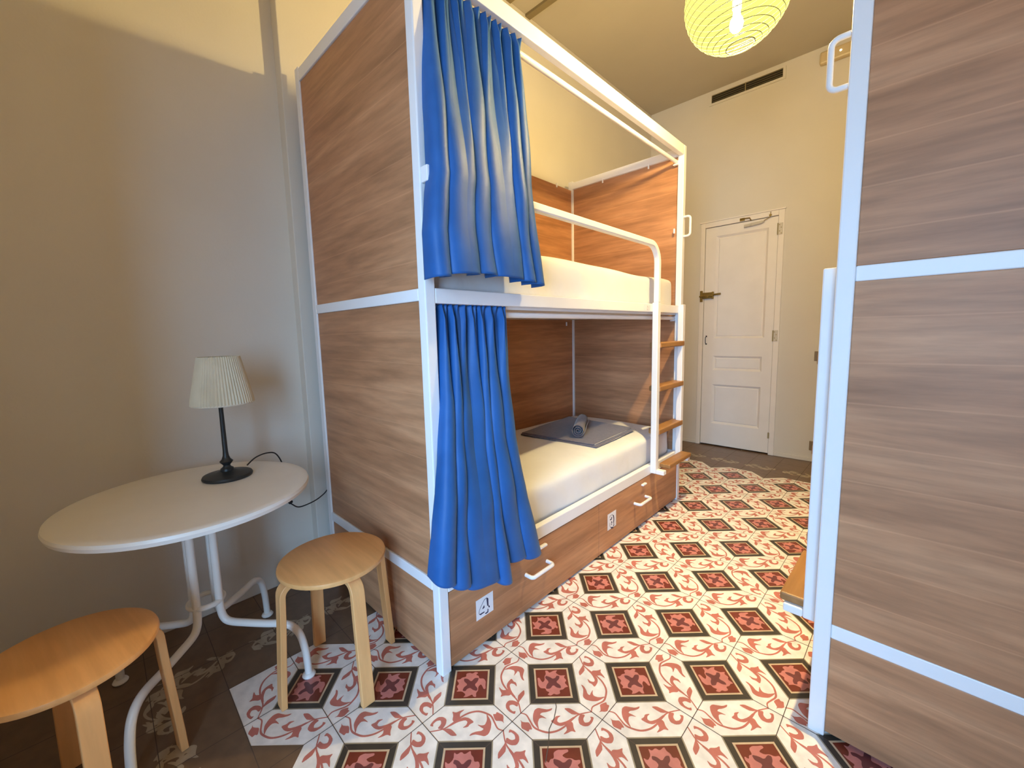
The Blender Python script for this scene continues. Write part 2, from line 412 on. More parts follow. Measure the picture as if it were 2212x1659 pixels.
sl.quad([(x0, .04, zb), (x1, .04, zb), (x1, .04, DZ - .004), (x0, .04, DZ - .004)])
sl.quad([(x0, y, zb), (x0, .04, zb), (x0, .04, DZ - .004), (x0, y, DZ - .004)]); sl.quad([(x1, y, zb), (x1, .04, zb), (x1, .04, DZ - .004), (x1, y, DZ - .004)])
sl.build('door_slab', M['door'], dr)
cs = MB(); cs.box(-.437, DX0, -.014, 0, 0, 2.242); cs.box(DX1, .272, -.014, 0, 0, 2.242); cs.box(DX0, DX1, -.014, 0, DZ, 2.242)
cs.box(-.447, .282, -.022, 0, 2.242, 2.256)
cs.build('door_frame', M['door'], dr, bevel=.004)
MB().box(DX0, DX1, .045, .05, 0, DZ).build('dark_gap', M['dark'], dr)
for z in (2.075, 1.125):
    h = MB(); h.box(.226, .262, -.019, -.012, z - .05, z + .05)
    for dz in (-.035, -.005, .03): h.lathe([(.006, 0), (.004, .003)], (0, 0, 0), 8)
    o = h.build('hinge', M['steel'], dr, bevel=.002)
    s = MB()
    for dx, dz in ((.236, .035), (.25, .01), (.238, -.02), (.252, -.04)): s.box(dx - .004, dx + .004, -.0215, -.018, z + dz - .004, z + dz + .004)
    s.tube([(.224, -.02, z - .05), (.224, -.02, z + .05)], .005, 8)
    s.build('hinge_screw', M['vent'], o)
MB().box(.218, .232, -.02, .003, .16, .215).build('hinge', M['vent'], dr, bevel=.002)
lt = MB(); lt.box(-.425, -.402, -.030, -.012, 1.475, 1.585); lt.box(-.40, -.305, -.026, -.0, 1.505, 1.565); lt.tube([(-.43, -.03, 1.528), (-.30, -.03, 1.532)], .009, 10)
lt.tube([(-.30, -.012, 1.54), (-.235, -.012, 1.545)], .0095, 10); lt.tube([(-.35, -.05, 1.52), (-.35, -.02, 1.52)], .013, 12); lt.box(-.315, -.30, -.022, 0, 1.50, 1.57)
lt.build('bolt_latch', M['brass'], dr, smooth=True, bevel=.002)
hd = MB(); hd.tube(arc((-.362, -.006, 1.085), (0, 0, 1), (0, -1, 0), .036, -90, 90, 10) if False else [(-.362, .003, 1.125), (-.362, -.022, 1.118), (-.362, -.026, 1.09), (-.362, -.022, 1.06), (-.362, .003, 1.05)], .0035, 8)
hd.box(-.368, -.356, .0, .006, 1.118, 1.134); hd.box(-.368, -.356, .0, .006, 1.042, 1.056)
hd.build('door_handle', M['black'], dr, smooth=True)
cl = MB(); cl.tube([(-.045, -.02, 2.148), (.10, -.02, 2.158)], .013, 12); cl.tube([(.0, -.035, 2.15), (.02, -.035, 2.15)], .010, 10); cl.tube([(.10, -.02, 2.158), (.115, -.02, 2.165)], .008, 10)
cl.box(-.05, -.03, -.02, .004, 2.138, 2.158)
cl.build('door_closer', M['steel'], dr, smooth=True)
ca = MB(); ca.box(-.085, -.045, -.026, -.014, 2.20, 2.225); ca.tube([(-.08, -.03, 2.218), (.0, -.035, 2.213), (.01, -.03, 2.19)], .005, 8); ca.tube([(.105, -.02, 2.165), (.16, -.02, 2.19), (.165, -.02, 2.235)], .0035, 8)
ca.box(.152, .172, -.02, -.013, 2.20, 2.215)
ca.build('closer_arm', M['brass'], dr, smooth=True)

# ------------------------------------------------------------------ wall fittings
vt = thing('ventilation_grille', 'long narrow dark ventilation grille high on the wall above the white door', 'vent', loc=(-.083, YD, 3.385))
b = MB(); b.box(-.29, .29, -.004, -.0005, -.036, .036); b.build('backing', M['dark'], vt)
b = MB()
b.box(-.31, .31, -.012, -.0005, .036, .046); b.box(-.31, .31, -.012, -.0005, -.056, -.036); b.box(-.31, -.289, -.012, -.0005, -.036, .036); b.box(.289, .31, -.012, -.0005, -.036, .036)
b.build('frame', M['wall'], vt)
for i in range(4):
    z = -.027 + i * .018; s = MB()
    s.quad([(-.289, -.014, z - .003), (.289, -.014, z - .003), (.289, -.004, z + .006), (-.289, -.004, z + .006)])
    s.quad([(-.289, -.014, z - .001), (.289, -.014, z - .001), (.289, -.004, z + .008), (-.289, -.004, z + .008)])
    s.build('slat', M['vent'], vt)
MB().box(-.003, .003, -.015, -.004, -.036, .036).build('divider', M['vent'], vt)
em = thing('emergency_light', 'small boxy beige emergency light high on the door wall, half hidden by the right bunk', 'emergency light', loc=(.60, YD, 3.362))
MB().box(-.135, .135, -.055, .0, -.05, .045).build('housing', M['emlamp'], em, bevel=.014)
MB().lathe([(.0, 0), (.008, .0), (.006, .004)], (0, 0, 0), 12).build('indicator', emit('led', (1, .9, .6), 3.), em, loc=(.0, -.056, .0), rot=(PI / 2, 0, 0))
for nm, lab, cat, z in (('light_switch', 'brown rocker light switch at mid height right of the door, beside the right bunk ladder', 'switch', .945), ('wall_socket', 'brown wall socket near the floor right of the door, beside the right bunk', 'socket', .145)):
    t = thing(nm, lab, cat, loc=(.585, YD, z))
    MB().box(-.045, .045, -.010, -.0005, -.042, .042).build('plate', M['plate'], t, bevel=.003)
    MB().box(-.022, .022, -.014, -.0095, -.028, .028).build('rocker' if 'switch' in nm else 'insert', M['plate'], t, bevel=.002)

# ------------------------------------------------------------------ bunk bed
w, L, D = .04, 2.11, .917
TOP = 2.40
def digits(txt, size, h):
    cu = bpy.data.curves.new('t', 'FONT'); cu.body = txt; cu.size = size; cu.align_x = 'CENTER'; cu.align_y = 'CENTER'; cu.offset = size * h; cu.shear = .18; cu.resolution_u = 3
    ob = bpy.data.objects.new('t', cu); COL.objects.link(ob)
    dg = bpy.context.evaluated_depsgraph_get(); me = bpy.data.meshes.new_from_object(ob.evaluated_get(dg))
    bx = [v.co.x for v in me.vertices]; by = [v.co.y for v in me.vertices]; mx_, my_ = (min(bx) + max(bx)) / 2, (min(by) + max(by)) / 2
    vs = [(v.co.x - mx_, v.co.y - my_) for v in me.vertices]; fs = [tuple(p.vertices) for p in me.polygons]
    bpy.data.objects.remove(ob); bpy.data.curves.remove(cu); bpy.data.meshes.remove(me)
    return vs, fs
def number_label(name, txt, y0, y1, z0, z1, x, parent, size, off=.005):
    b = MB(); b.box(x, x + .0008, y0, y1, z0, z1, 0)
    cy, cz = (y0 + y1) / 2, (z0 + z1) / 2
    def put(dx, dy, dz, mi, vf):
        n = len(b.v); b.v += [(x + dx, cy + dy + a, cz + dz + c_) for a, c_ in vf[0]]
        for q in vf[1]: b.f.append(tuple(n + i for i in q)); b.m.append(mi)
    if txt in INK:
        for k_, P in enumerate(INK[txt]):
            b.quad([(x + .0011 + k_ * .00002, y0 + u * (y1 - y0), z0 + v * (z1 - z0)) for u, v in P], 1)
        return b.build(name, [M['paper'], M['ink']], parent)
    gl_ = digits(txt, size, 0.)
    ks = [(math.cos(a * PI / 4), math.sin(a * PI / 4)) for a in range(8)]
    for n_, (a, c_) in enumerate(ks): put(.0011 + n_ * .00001, a * off, c_ * off, 1, gl_); put(.0011 + n_ * .00001, a * off + off * .7, c_ * off - off * .7, 1, gl_)
    for n_, (a, c_) in enumerate(ks): put(.0015 + n_ * .00001, a * off * .72, c_ * off * .72, 0, gl_)
    return b.build(name, [M['paper'], M['ink']], parent)

INK = {'4': [[(0.599, 0.864), (0.664, 0.821), (0.713, 0.759), (0.713, 0.385), (0.632, 0.424), (0.608, 0.717)], [(0.711, 0.415), (0.789, 0.336), (0.779, 0.254), (0.704, 0.314)], [(0.651, 0.269), (0.7, 0.232), (0.691, 0.066), (0.542, 0.056), (0.484, 0.117), (0.634, 0.138)], [(0.151, 0.29), (0.211, 0.26), (0.454, 0.247), (0.48, 0.192), (0.243, 0.18), (0.171, 0.241)], [(0.463, 0.559), (0.484, 0.429), (0.353, 0.403), (0.358, 0.45), (0.441, 0.556)], [(0.592, 0.862), (0.603, 0.833), (0.48, 0.806), (0.463, 0.832)], [(0.463, 0.832), (0.48, 0.806), (0.411, 0.728), (0.392, 0.75)], [(0.392, 0.75), (0.411, 0.728), (0.25, 0.545), (0.232, 0.567)], [(0.232, 0.567), (0.25, 0.545), (0.168, 0.393), (0.147, 0.41)], [(0.147, 0.41), (0.168, 0.393), (0.161, 0.279), (0.139, 0.297)]], '3': [[(0.545, 0.842), (0.727, 0.727), (0.784, 0.555), (0.774, 0.389), (0.748, 0.215), (0.779, 0.08), (0.706, 0.012), (0.655, 0.061), (0.706, 0.166), (0.665, 0.341), (0.681, 0.517), (0.639, 0.677)], [(0.468, 0.723), (0.53, 0.653), (0.473, 0.554), (0.369, 0.528), (0.247, 0.592), (0.281, 0.629), (0.41, 0.616), (0.421, 0.704)], [(0.416, 0.464), (0.525, 0.388), (0.54, 0.301), (0.468, 0.318), (0.41, 0.391)], [(0.384, 0.343), (0.488, 0.267), (0.473, 0.199), (0.395, 0.258)], [(0.343, 0.107), (0.442, 0.085), (0.629, 0.028), (0.688, -0.018), (0.655, -0.063), (0.442, -0.023), (0.369, 0.044)], [(0.203, 0.746), (0.229, 0.732), (0.26, 0.797), (0.229, 0.821)], [(0.229, 0.821), (0.26, 0.797), (0.384, 0.827), (0.364, 0.853)], [(0.364, 0.853), (0.384, 0.827), (0.558, 0.819), (0.551, 0.844)], [(0.213, 0.43), (0.244, 0.414), (0.249, 0.245), (0.218, 0.246)], [(0.218, 0.246), (0.249, 0.245), (0.369, 0.081), (0.353, 0.067)]]}
def make_bunk(name, label, labels=True):
    R = thing(name, label, 'bunk bed')
    for (px, py) in ((-w, 0), (-w, L - w), (-D, 0), (-D, L - w)):
        MB().box(px, px + w, py, py + w, 0, TOP).build('bed_post', M['metal'], R, bevel=.004)
    for ye in (0, L - w):
        for (z0, z1) in ((.3138, .3564), (1.3255, 1.3657), (2.337, 2.388)):
            MB().box(-D + w, -w, ye, ye + w - .006, z0, z1).build('end_rail', M['metal'], R, bevel=.003)
    for (z0, z1) in ((.3044, .3613), (1.3167, 1.3662), (2.337, 2.399)):
        MB().box(-.032, -.0005, w, L - w, z0, z1).build('front_rail', M['metal'], R, bevel=.003)
    for (z0, z1) in ((.31, .35), (1.32, 1.36)):
        MB().box(-D, -D + .03, w, L - w, z0, z1).build('back_rail', M['metal'], R, bevel=.003)
    for ye in (.007, L - .024):
        for (z0, z1) in ((.014, .3138), (.3564, 1.3255), (1.3657, 2.337)):
            MB().box(-D + w, -w, ye, ye + .017, z0, z1).build('end_panel', M['woodx'], R, bevel=.0015)
    for (z0, z1) in ((.352, 1.318), (1.362, 2.33)):
        MB().box(-D + .012, -D + .028, w, L - w, z0, z1).build('back_panel', M['woody'], R, bevel=.0015)
    for z in (.318, 1.322):
        MB().box(-D + .032, -.034, .042, L - .042, z - .016, z).build('bed_base', M['metal'], R)
    # drawers
    for i, (y0, y1) in enumerate(((.043, 1.040), (1.043, L - .043))):
        d = MB(); d.box(-.022, -.004, y0, y1, .014, .300)
        d.box(-.72, -.022, y0 + .02, y0 + .032, .03, .25); d.box(-.72, -.022, y1 - .032, y1 - .02, .03, .25); d.box(-.72, -.708, y0 + .032, y1 - .032, .03, .25); d.box(-.708, -.022, y0 + .032, y1 - .032, .03, .042)
        o = d.build('drawer', M['woody'], R, bevel=.0012)
        yc = (.527, 1.51)[i]
        hp = [(-.006, yc - .072, .178)] + arc((.022, yc - .058, .178), (0, -1, 0), (1, 0, 0), .014, 0, 90, 6) + arc((.022, yc + .058, .178), (1, 0, 0), (0, 1, 0), .014, 0, 90, 6) + [(-.006, yc + .072, .178)]
        MB().tube(hp, .0085, 12).build('drawer_handle', M['metal'], o, smooth=True)
        MB().box(-.004, .014, yc + .01, yc + .06, .262, .274).build('latch_tab', M['metal'], o, bevel=.005)
        if labels: number_label('number_label', ('4', '3')[i], (.168, 1.130)[i], (.258, 1.221)[i], .121, .203 if i == 0 else .223 - .01, -.0045, o, .078)
        for yy in ((y0 + .12), (y1 - .12)):
            MB().box(-.60, -.56, yy - .01, yy + .01, .001, .030).build('caster', M['black'], o)
    # ladder
    MB().box(0, .036, 1.635, 1.675, .315, 1.372).build('ladder_stile', M['metal'], R, bevel=.004)
    MB().box(0, .036, 2.02, 2.06, .315, 1.372).build('ladder_stile', M['metal'], R, bevel=.004)
    for yy in (1.635, 2.02): MB().box(.0365, .088, yy, yy + .04, .315, .342).build('step_bracket', M['metal'], R, bevel=.004)
    for zt in (1.132, .862, .590): MB().box(-.034, .040, 1.6755, 2.048, zt - .034, zt).build('ladder_step', M['step'], R, bevel=.006)
    MB().box(.030, .100, 1.70, 2.05, .3425, .370).build('ladder_step', M['step'], R, bevel=.006)
    # guard rail
    zg = 1.708
    gp = [(.0175, .045, zg)] + [(.0175, t_, zg) for t_ in (.4, .8, 1.2)] + arc((.0175, 1.555, zg - .105), (0, 0, 1), (0, 1, 0), .105, 0, 90, 10) + [(.0175, 1.66, 1.372)]
    MB().tube(gp, .0165, 4, square=True, up=(1, 0, 0)).build('guard_rail', M['metal'], R, bevel=.006, smooth=True)
    MB().box(.0005, .034, .004, .046, zg - .024, zg + .024).build('rail_bracket', M['metal'], R, bevel=.003)
    # curtain rods
    for z in (2.300, 1.285):
        MB().tube([(-.046, .042, z), (-.046, L - .042, z)], .0115, 14).build('curtain_rod', M['metal'], R, smooth=True)
        for yy in (.041, L - .062):
            MB().box(-.064, -.033, yy, yy + .021, z - .02, z - .0125).box(-.064, -.033, yy + (.0 if yy < 1 else .018), yy + (.003 if yy < 1 else .021), z - .0125, z + .012).build('rod_bracket', M['metal'], R, bevel=.002)
    # grab handle on the ladder side post
    hz0, hz1 = 1.825, 1.95
    gp = [(-.002, L - .02, hz1)] + arc((.024, L - .02, hz1 - .018), (0, 0, 1), (1, 0, 0), .018, 0, 90, 6) + arc((.024, L - .02, hz0 + .018), (1, 0, 0), (0, 0, -1), .018, 0, 90, 6) + [(-.002, L - .02, hz0)]
    MB().tube(gp, .0075, 12).build('grab_handle', M['metal'], R, smooth=True)
    # small pegs welded under the rails
    pg = [(-.60, L - .046, 2.325), (-.24, L - .046, 2.325), (-D + .036, 1.87, 2.322), (-D + .046, L - .05, 1.72), (-D + .046, L - .05, .90), (-.052, L - .05, 1.86), (-D + .036, 1.98, 1.27)]
    for p in pg: MB().tube([(p[0], p[1], p[2] + .018), (p[0], p[1], p[2] - .012)], .006, 8).build('peg', M['metal'], R, smooth=True)
    if labels: number_label('number_label', '2 1', 1.535, 1.628, 1.323, 1.361, .0, R, .032, .0016)
    return R

bunkA = make_bunk('bunk_bed', 'white steel and walnut bunk bed with blue curtains and numbered drawers')
def copy_tree(o, parent=None):
    c_ = o.copy(); COL.objects.link(c_)
    if parent: c_.parent = parent
    for ch in list(o.children):
        if ch.name.startswith('number_label'): continue
        copy_tree(ch, c_)
    return c_
bunkB = copy_tree(bunkA)
tag(bunkB, 'white steel and walnut bunk bed seen end-on at the right edge of the photo', 'bunk bed')
rb = PI - .0271
bunkB.location = (.9674 + L * math.sin(rb), .6397 - L * math.cos(rb), 0)
bunkB.rotation_euler = (0, 0, rb)
for o in (bunkA, bunkB): o['group'] = 'steel bunk beds'

# ------------------------------------------------------------------ mattresses
def mattress(name, label, x0, x1, y0, y1, z0, z1, seed, top_bulge=.0):
    rnd = random.Random(seed); nx, ny, nz = 14, 30, 7; b = MB()
    r = .045
    def shape(i, j, k):
        u, v, t = i / nx, j / ny, k / nz
        x = x0 + (x1 - x0) * u; y = y0 + (y1 - y0) * v; z = z0 + (z1 - z0) * t
        return x, y, z
    idx = {}
    def vid(i, j, k):
        if (i, j, k) in idx: return idx[(i, j, k)]
        x, y, z = shape(i, j, k)
        # rounded box
        cx = min(max(x, x0 + r), x1 - r); cy = min(max(y, y0 + r), y1 - r); cz = min(max(z, z0 + r), z1 - r)
        dv = Vector((x - cx, y - cy, z - cz))
        if dv.length > 1e-6: dv = dv.normalized() * r
        p = Vector((cx, cy, cz)) + dv
        wv = math.sin(y * 5.1 + seed) * .004 + math.sin(y * 11.3 + z * 20 + seed * 2) * .0022 + math.sin(x * 9 + y * 3) * .003
        if k == nz: p.z += wv + top_bulge * math.sin(PI * i / nx) * math.sin(PI * j / ny)
        if i == nx: p.x += wv * .8 - .006 * math.sin(PI * k / nz) * 0
        if 0 < k < nz and i == nx: p.x += .003 * math.sin(y * 31 + k)
        idx[(i, j, k)] = len(b.v); b.v.append(tuple(p)); return idx[(i, j, k)]
    def q(a, c_, d, e): b.f.append((vid(*a), vid(*c_), vid(*d), vid(*e))); b.m.append(0)
    for i in range(nx):
        for j in range(ny): q((i, j, nz), (i + 1, j, nz), (i + 1, j + 1, nz), (i, j + 1, nz)); q((i, j, 0), (i, j + 1, 0), (i + 1, j + 1, 0), (i + 1, j, 0))
    for k in range(nz):
        for j in range(ny): q((nx, j, k), (nx, j + 1, k), (nx, j + 1, k + 1), (nx, j, k + 1)); q((0, j, k), (0, j, k + 1), (0, j + 1, k + 1), (0, j + 1, k))
        for i in range(nx): q((i, 0, k), (i + 1, 0, k), (i + 1, 0, k + 1), (i, 0, k + 1)); q((i, ny, k), (i, ny, k + 1), (i + 1, ny, k + 1), (i + 1, ny, k))
    o = b.build(name, M['sheet'], smooth=True, subsurf=1, angle=80)
    return tag(o, label, 'mattress', 'mattresses in the left bunk bed')
mattress('mattress', 'thick white-sheeted mattress on the upper level of the left bunk, behind the guard rail', -.868, -.038, .06, 2.055, 1.325, 1.552, 3, .004)
mattress('mattress', 'white-sheeted mattress on the lower level of the left bunk, under the folded grey towel', -.868, -.042, .06, 2.055, .321, .533, 8, .004)

# ------------------------------------------------------------------ folded blanket and rolled towel
def slab(corners, z0, z1, mi, b, n=10, seed=0, wav=.0015):
    A, B, C_, D_ = [Vector((*c_, 0)) for c_ in corners]; top = []; bot = []
    for i in range(n + 1):
        rt, rb_ = [], []
        for j in range(n + 1):
            u, v = i / n, j / n
            p = (A * (1 - u) + B * u) * (1 - v) + (D_ * (1 - u) + C_ * u) * v
            wz = wav * math.sin(u * 7 + seed) * math.sin(v * 9 + seed * 2)
            rt.append(len(b.v)); b.v.append((p.x, p.y, z1 + wz)); rb_.append(len(b.v)); b.v.append((p.x, p.y, z0))
        top.append(rt); bot.append(rb_)
    for i in range(n):
        for j in range(n):
            b.f.append((top[i][j], top[i + 1][j], top[i + 1][j + 1], top[i][j + 1])); b.m.append(mi)
            b.f.append((bot[i][j], bot[i][j + 1], bot[i + 1][j + 1], bot[i + 1][j])); b.m.append(mi)
    for i in range(n):
        for (a, c_) in (((i, 0), (i + 1, 0)), ((i + 1, n), (i, n))):
            b.f.append((top[a[0]][a[1]], bot[a[0]][a[1]], bot[c_[0]][c_[1]], top[c_[0]][c_[1]])); b.m.append(mi)
        for (a, c_) in (((n, i), (n, i + 1)), ((0, i + 1), (0, i))):
            b.f.append((top[a[0]][a[1]], bot[a[0]][a[1]], bot[c_[0]][c_[1]], top[c_[0]][c_[1]])); b.m.append(mi)
tw = thing('folded_towel', 'large folded dark grey towel lying flat on the lower mattress', 'towel')
cn = [(-.68, 1.18), (-.13, 1.22), (-.165, 1.76), (-.735, 1.80)]
b = MB(); slab(cn, .5435, .551, 0, b, seed=1); b.build('lower_fold', M['grey'], tw, smooth=True, bevel=.003, angle=50)
b = MB(); slab([(-.675, 1.185), (-.155, 1.228), (-.185, 1.745), (-.73, 1.795)], .5525, .561, 0, b, seed=2); b.build('upper_fold', M['grey'], tw, smooth=True, bevel=.003, angle=50)
b = MB()
for zz in (.5455, .555): b.tube([(-.137 - (zz - .5455) * 2, 1.24, zz), (-.15 - (zz - .5455) * 2, 1.5, zz), (-.170 - (zz - .5455) * 2, 1.74, zz)], .0032, 8)
b.build('hem', M['greyedge'], tw, smooth=True)
# roll: spiral cross-section
A, B = Vector((-.300, 1.285, .6075)), Vector((-.475, 1.60, .6075)); ax_ = (B - A).normalized(); side = ax_.cross(Vector((0, 0, 1))).normalized()
b = MB(); sp = []
for k in range(73):
    a = k * PI / 12; r_ = .008 + .036 * k / 72; sp.append((a, r_))
outer = []
for t in [i / 14 for i in range(15)]:
    c_ = A.lerp(B, t); ring = []
    for a, r_ in sp:
        rr = r_ * (1 + .03 * math.sin(t * 9 + a)); ring.append(len(b.v)); b.v.append(tuple(c_ + side * math.cos(a) * rr + Vector((0, 0, 1)) * math.sin(a) * rr))
    outer.append(ring)
for P, Q in zip(outer, outer[1:]):
    for k in range(len(sp) - 1): b.f.append((P[k], P[k + 1], Q[k + 1], Q[k])); b.m.append(0)
rl = b.build('rolled_towel', M['grey'], smooth=True, angle=80)
so = rl.modifiers.new('thick', 'SOLIDIFY'); so.thickness = .0035; so.offset = -1
tag(rl, 'small dark grey towel rolled up on top of the folded towel', 'towel')

# ------------------------------------------------------------------ curtains
def interp(tab, t):
    for (a, va), (b_, vb) in zip(tab, tab[1:]):
        if t <= b_: u = (t - a) / (b_ - a); u = u * u * (3 - 2 * u); return va + (vb - va) * u
    return tab[-1][1]
def lin(tab, t):
    for (a, va), (b_, vb) in zip(tab, tab[1:]):
        if t <= b_: return va + (vb - va) * (t - a) / (b_ - a)
    return tab[-1][1]
def curtain(name, label, zt, zhem, yl, yr, xb, amp, valleys, sub, npleat, seed):
    rnd = random.Random(seed); rows, cols = 110, 560; b = MB(); g = []
    nt_ = len(valleys) - 1
    tubes = [(rnd.uniform(.85, 1.15), rnd.uniform(-.03, .03), rnd.uniform(-1, 1)) for _ in range(nt_)]
    pj = [rnd.uniform(.6, 1.35) for _ in range(npleat + 2)]
    for i in range(rows + 1):
        t = i / rows; row = []
        A_ = lin(amp, t); topw = math.exp(-t * 9); midw = math.exp(-((t - .12) / .42) ** 2)
        for j in range(cols + 1):
            s = j / cols
            # slight drift of the fold lines on the way down
            sv = s + .012 * math.sin(2 * PI * s * 2 + seed) * (1 - t)
            sv = min(max(sv, 0), 1)
            k = 0
            while k < nt_ - 1 and sv > valleys[k + 1]: k += 1
            fr = min(max((sv - valleys[k]) / (valleys[k + 1] - valleys[k]), 0), 1)
            ga, gb, gc = tubes[k]; wd = valleys[k + 1] - valleys[k]
            tube = math.sin(PI * fr) ** .75
            fx = A_ * ga * (2 * tube - 1) * min(1, wd / .16 + .35)
            # secondary folds, strongest in the upper half
            ns = sub[k]
            fx += (.013 * midw + .0015) * (abs(math.sin(PI * fr * ns + gc * .3 * tube)) * 2 - 1) * (.35 + .65 * tube)
            pp = PI * npleat * (s + .018 * math.sin(2 * PI * s * 2.3 + seed))
            pk = pj[min(int(pp / PI), npleat)]
            fx += .013 * topw * pk * (abs(math.sin(pp)) * 2 - 1) 
            # broad buckles in the cloth
            fx += .005 * math.sin(t * 5.5 + gc * 3 + k) * tube * min(1, t * 2) + .0025 * math.sin(t * 17 + s * 9 + k * 2) * min(1, t * 3)
            span = lin(yr, t) - lin(yl, t)
            y = lin(yl, t) + span * s - .24 * span * wd * math.sin(2 * PI * fr) * min(1, t * 2.5) + .004 * math.sin(2 * pp) * topw
            zz = zt + .028 - (zt + .028 - lin(zhem, s)) * t
            x = lin(xb, t) + fx
            if t < .05:
                q_ = t / .05; x = x * q_ + (1 - q_) * (lin(xb, 0) + .013 * abs(math.sin(pp)) + .004) ; x = max(x, -.0325)
            if i == 0: zz += .007 * abs(math.sin(pp)) - .004
            row.append(len(b.v)); b.v.append((x, y, zz))
        g.append(row)
    for i in range(rows):
        for j in range(cols): b.f.append((g[i][j], g[i][j + 1], g[i + 1][j + 1], g[i + 1][j])); b.m.append(0)
    o = b.build(name, M['curtain'], smooth=True, angle=180)
    so = o.modifiers.new('thick', 'SOLIDIFY'); so.thickness = .0022
    return tag(o, label, 'curtain', 'blue bunk curtains')
curtain('bunk_curtain', 'blue pleated curtain bunched at the near end of the upper bunk level', 2.300,
        [(0, 1.385), (.1, 1.395), (.35, 1.412), (.7, 1.405), (1, 1.39)],
        [(0, .046), (.3, .030), (.45, .024), (.66, .016), (.72, .002), (.85, -.018), (1, -.016)], [(0, .51), (.3, .495), (.6, .475), (.8, .475), (1, .490)],
        [(0, -.030), (.68, .046), (1, .068)], [(0, .006), (.3, .018), (.7, .032), (1, .044)],
        [0, .11, .34, .50, .76, .88, 1.0], [1, 2, 1, 2, 1, 1], 15, 3)
curtain('bunk_curtain', 'blue pleated curtain on the lower bunk level, hanging over the drawer marked 4', 1.288,
        [(0, .420), (.12, .375), (.3, .335), (.62, .272), (.66, .345), (.85, .315), (1, .300)],
        [(0, .056), (.35, .042), (.6, .010), (.8, -.03), (1, -.055)], [(0, .39), (.25, .37), (.5, .37), (.75, .405), (1, .465)],
        [(0, -.030), (.35, .005), (.7, .045), (1, .056)], [(0, .006), (.3, .016), (.7, .028), (1, .036)],
        [0, .13, .25, .53, .64, .83, 1.0], [1, 1, 2, 1, 1, 1], 13, 11)

# ------------------------------------------------------------------ table
TX, TY, TZ = -.607, -.561, .70
tb = thing('side_table', 'round white metal bistro table against the left wall, holding the black lamp', 'table', loc=(TX, TY, 0))
R_ = .355
MB().lathe([(0.0001, TZ - .018), (R_ - .02, TZ - .018), (R_ - .012, TZ - .026), (R_ - .004, TZ - .024), (R_, TZ - .012), (R_ - .003, TZ - .003), (R_ - .012, TZ), (R_ - .03, TZ - .0005), (.0001, TZ - .0005)], seg=96, cap=False).build('tabletop', M['table'], tb, smooth=True)
prof = [(.046, .683), (.046, .50), (.046, .32), (.047, .275), (.055, .240), (.078, .222), (.14, .214), (.20, .209), (.26, .206), (.295, .192), (.318, .160), (.330, .11), (.335, .06), (.337, .012)]
for k in range(4):
    a = PI / 4 + k * PI / 2; d = (math.cos(a), math.sin(a))
    o = MB().tube(spline([(s_ * d[0], s_ * d[1], z) for s_, z in prof], 5), .0125, 14).build('leg', M['table'], tb, smooth=True)
    MB().lathe([(.021, .0016), (.023, .006), (.019, .013), (.013, .016)], (prof[-1][0] * d[0], prof[-1][0] * d[1], 0), 20).build('foot', M['table'], o, smooth=True)
MB().tube([(.05 * math.cos(a * PI / 16), .05 * math.sin(a * PI / 16), .305) for a in range(32)], .009, 10, closed=True).build('brace_ring', M['table'], tb, smooth=True)
MB().lathe([(.07, .672), (.07, .6815)], seg=32).build('mounting_plate', M['table'], tb)

# table lamp
LX, LY = -.705, -.441
lp = thing('table_lamp', 'black table lamp with a cream pleated shade on the white round table', 'lamp', loc=(LX, LY, TZ))
MB().lathe([(.080, .0002), (.082, .006), (.079, .012), (.060, .017), (.035, .021), (.024, .026), (.0001, .027)], seg=48).build('base', M['black'], lp, smooth=True)
MB().lathe([(.022, .026), (.021, .034), (.013, .040), (.011, .046), (.019, .056), (.022, .061), (.014, .070), (.010, .082), (.0085, .10), (.0078, .18), (.0072, .262), (.009, .272), (.016, .278), (.018, .284), (.012, .290), (.0001, .291)], seg=28).build('stem', M['black'], lp, smooth=True, rot=(0, .0, 0))
def pleat(k, z): return 1 + (.022 if k % 2 else -.022)
sh = MB(); sh.lathe([(.099, .282), (.097, .30), (.066, .455)], seg=120, mod=pleat, cap=False)
so_ = sh.build('lamp_shade', fabric('shade_cream', (.62, .56, .42), (.70, .64, .50), rough=.8), lp, loc=(.006, .008, 0)); sd = so_.modifiers.new('t', 'SOLIDIFY'); sd.thickness = .0015
MB().lathe([(.0985, 0), (.1005, .003), (.0985, .006)], (0, 0, .279), 60, cap=False).build('shade_rim', fabric('shade_trim', (.66, .62, .52), (.72, .68, .58)), lp, loc=(.006, .008, 0))
MB().lathe([(.012, .29), (.013, .33), (.022, .36), (.026, .385), (.018, .41), (.0001, .415)], seg=20).build('bulb', plain('frosted_bulb', (.7, .7, .66), rough=.3), lp, smooth=True)
cord = [(-.764, -.362, .712), (-.782, -.325, .732), (-.805, -.275, .735), (-.825, -.235, .715), (-.845, -.205, .64), (-.853, -.203, .54), (-.850, -.199, .49), (-.850, -.180, .462), (-.850, -.15, .442), (-.855, -.083, .448), (-.90, -.02, .452), (-.945, .03, .46), (-.965, .10, .44)]
cdo = MB().tube([(x - LX, y - LY, z - TZ) for x, y, z in spline(cord, 6)], .0028, 8).build('power_cord', M['cordblk'], lp, smooth=True)
MB().tube([(-.852 - LX, -.200 - LY, .500 - TZ), (-.850 - LX, -.186 - LY, .472 - TZ)], [.011, .009], 12).build('cord_switch', M['cordblk'], cdo, smooth=True, bevel=.002)

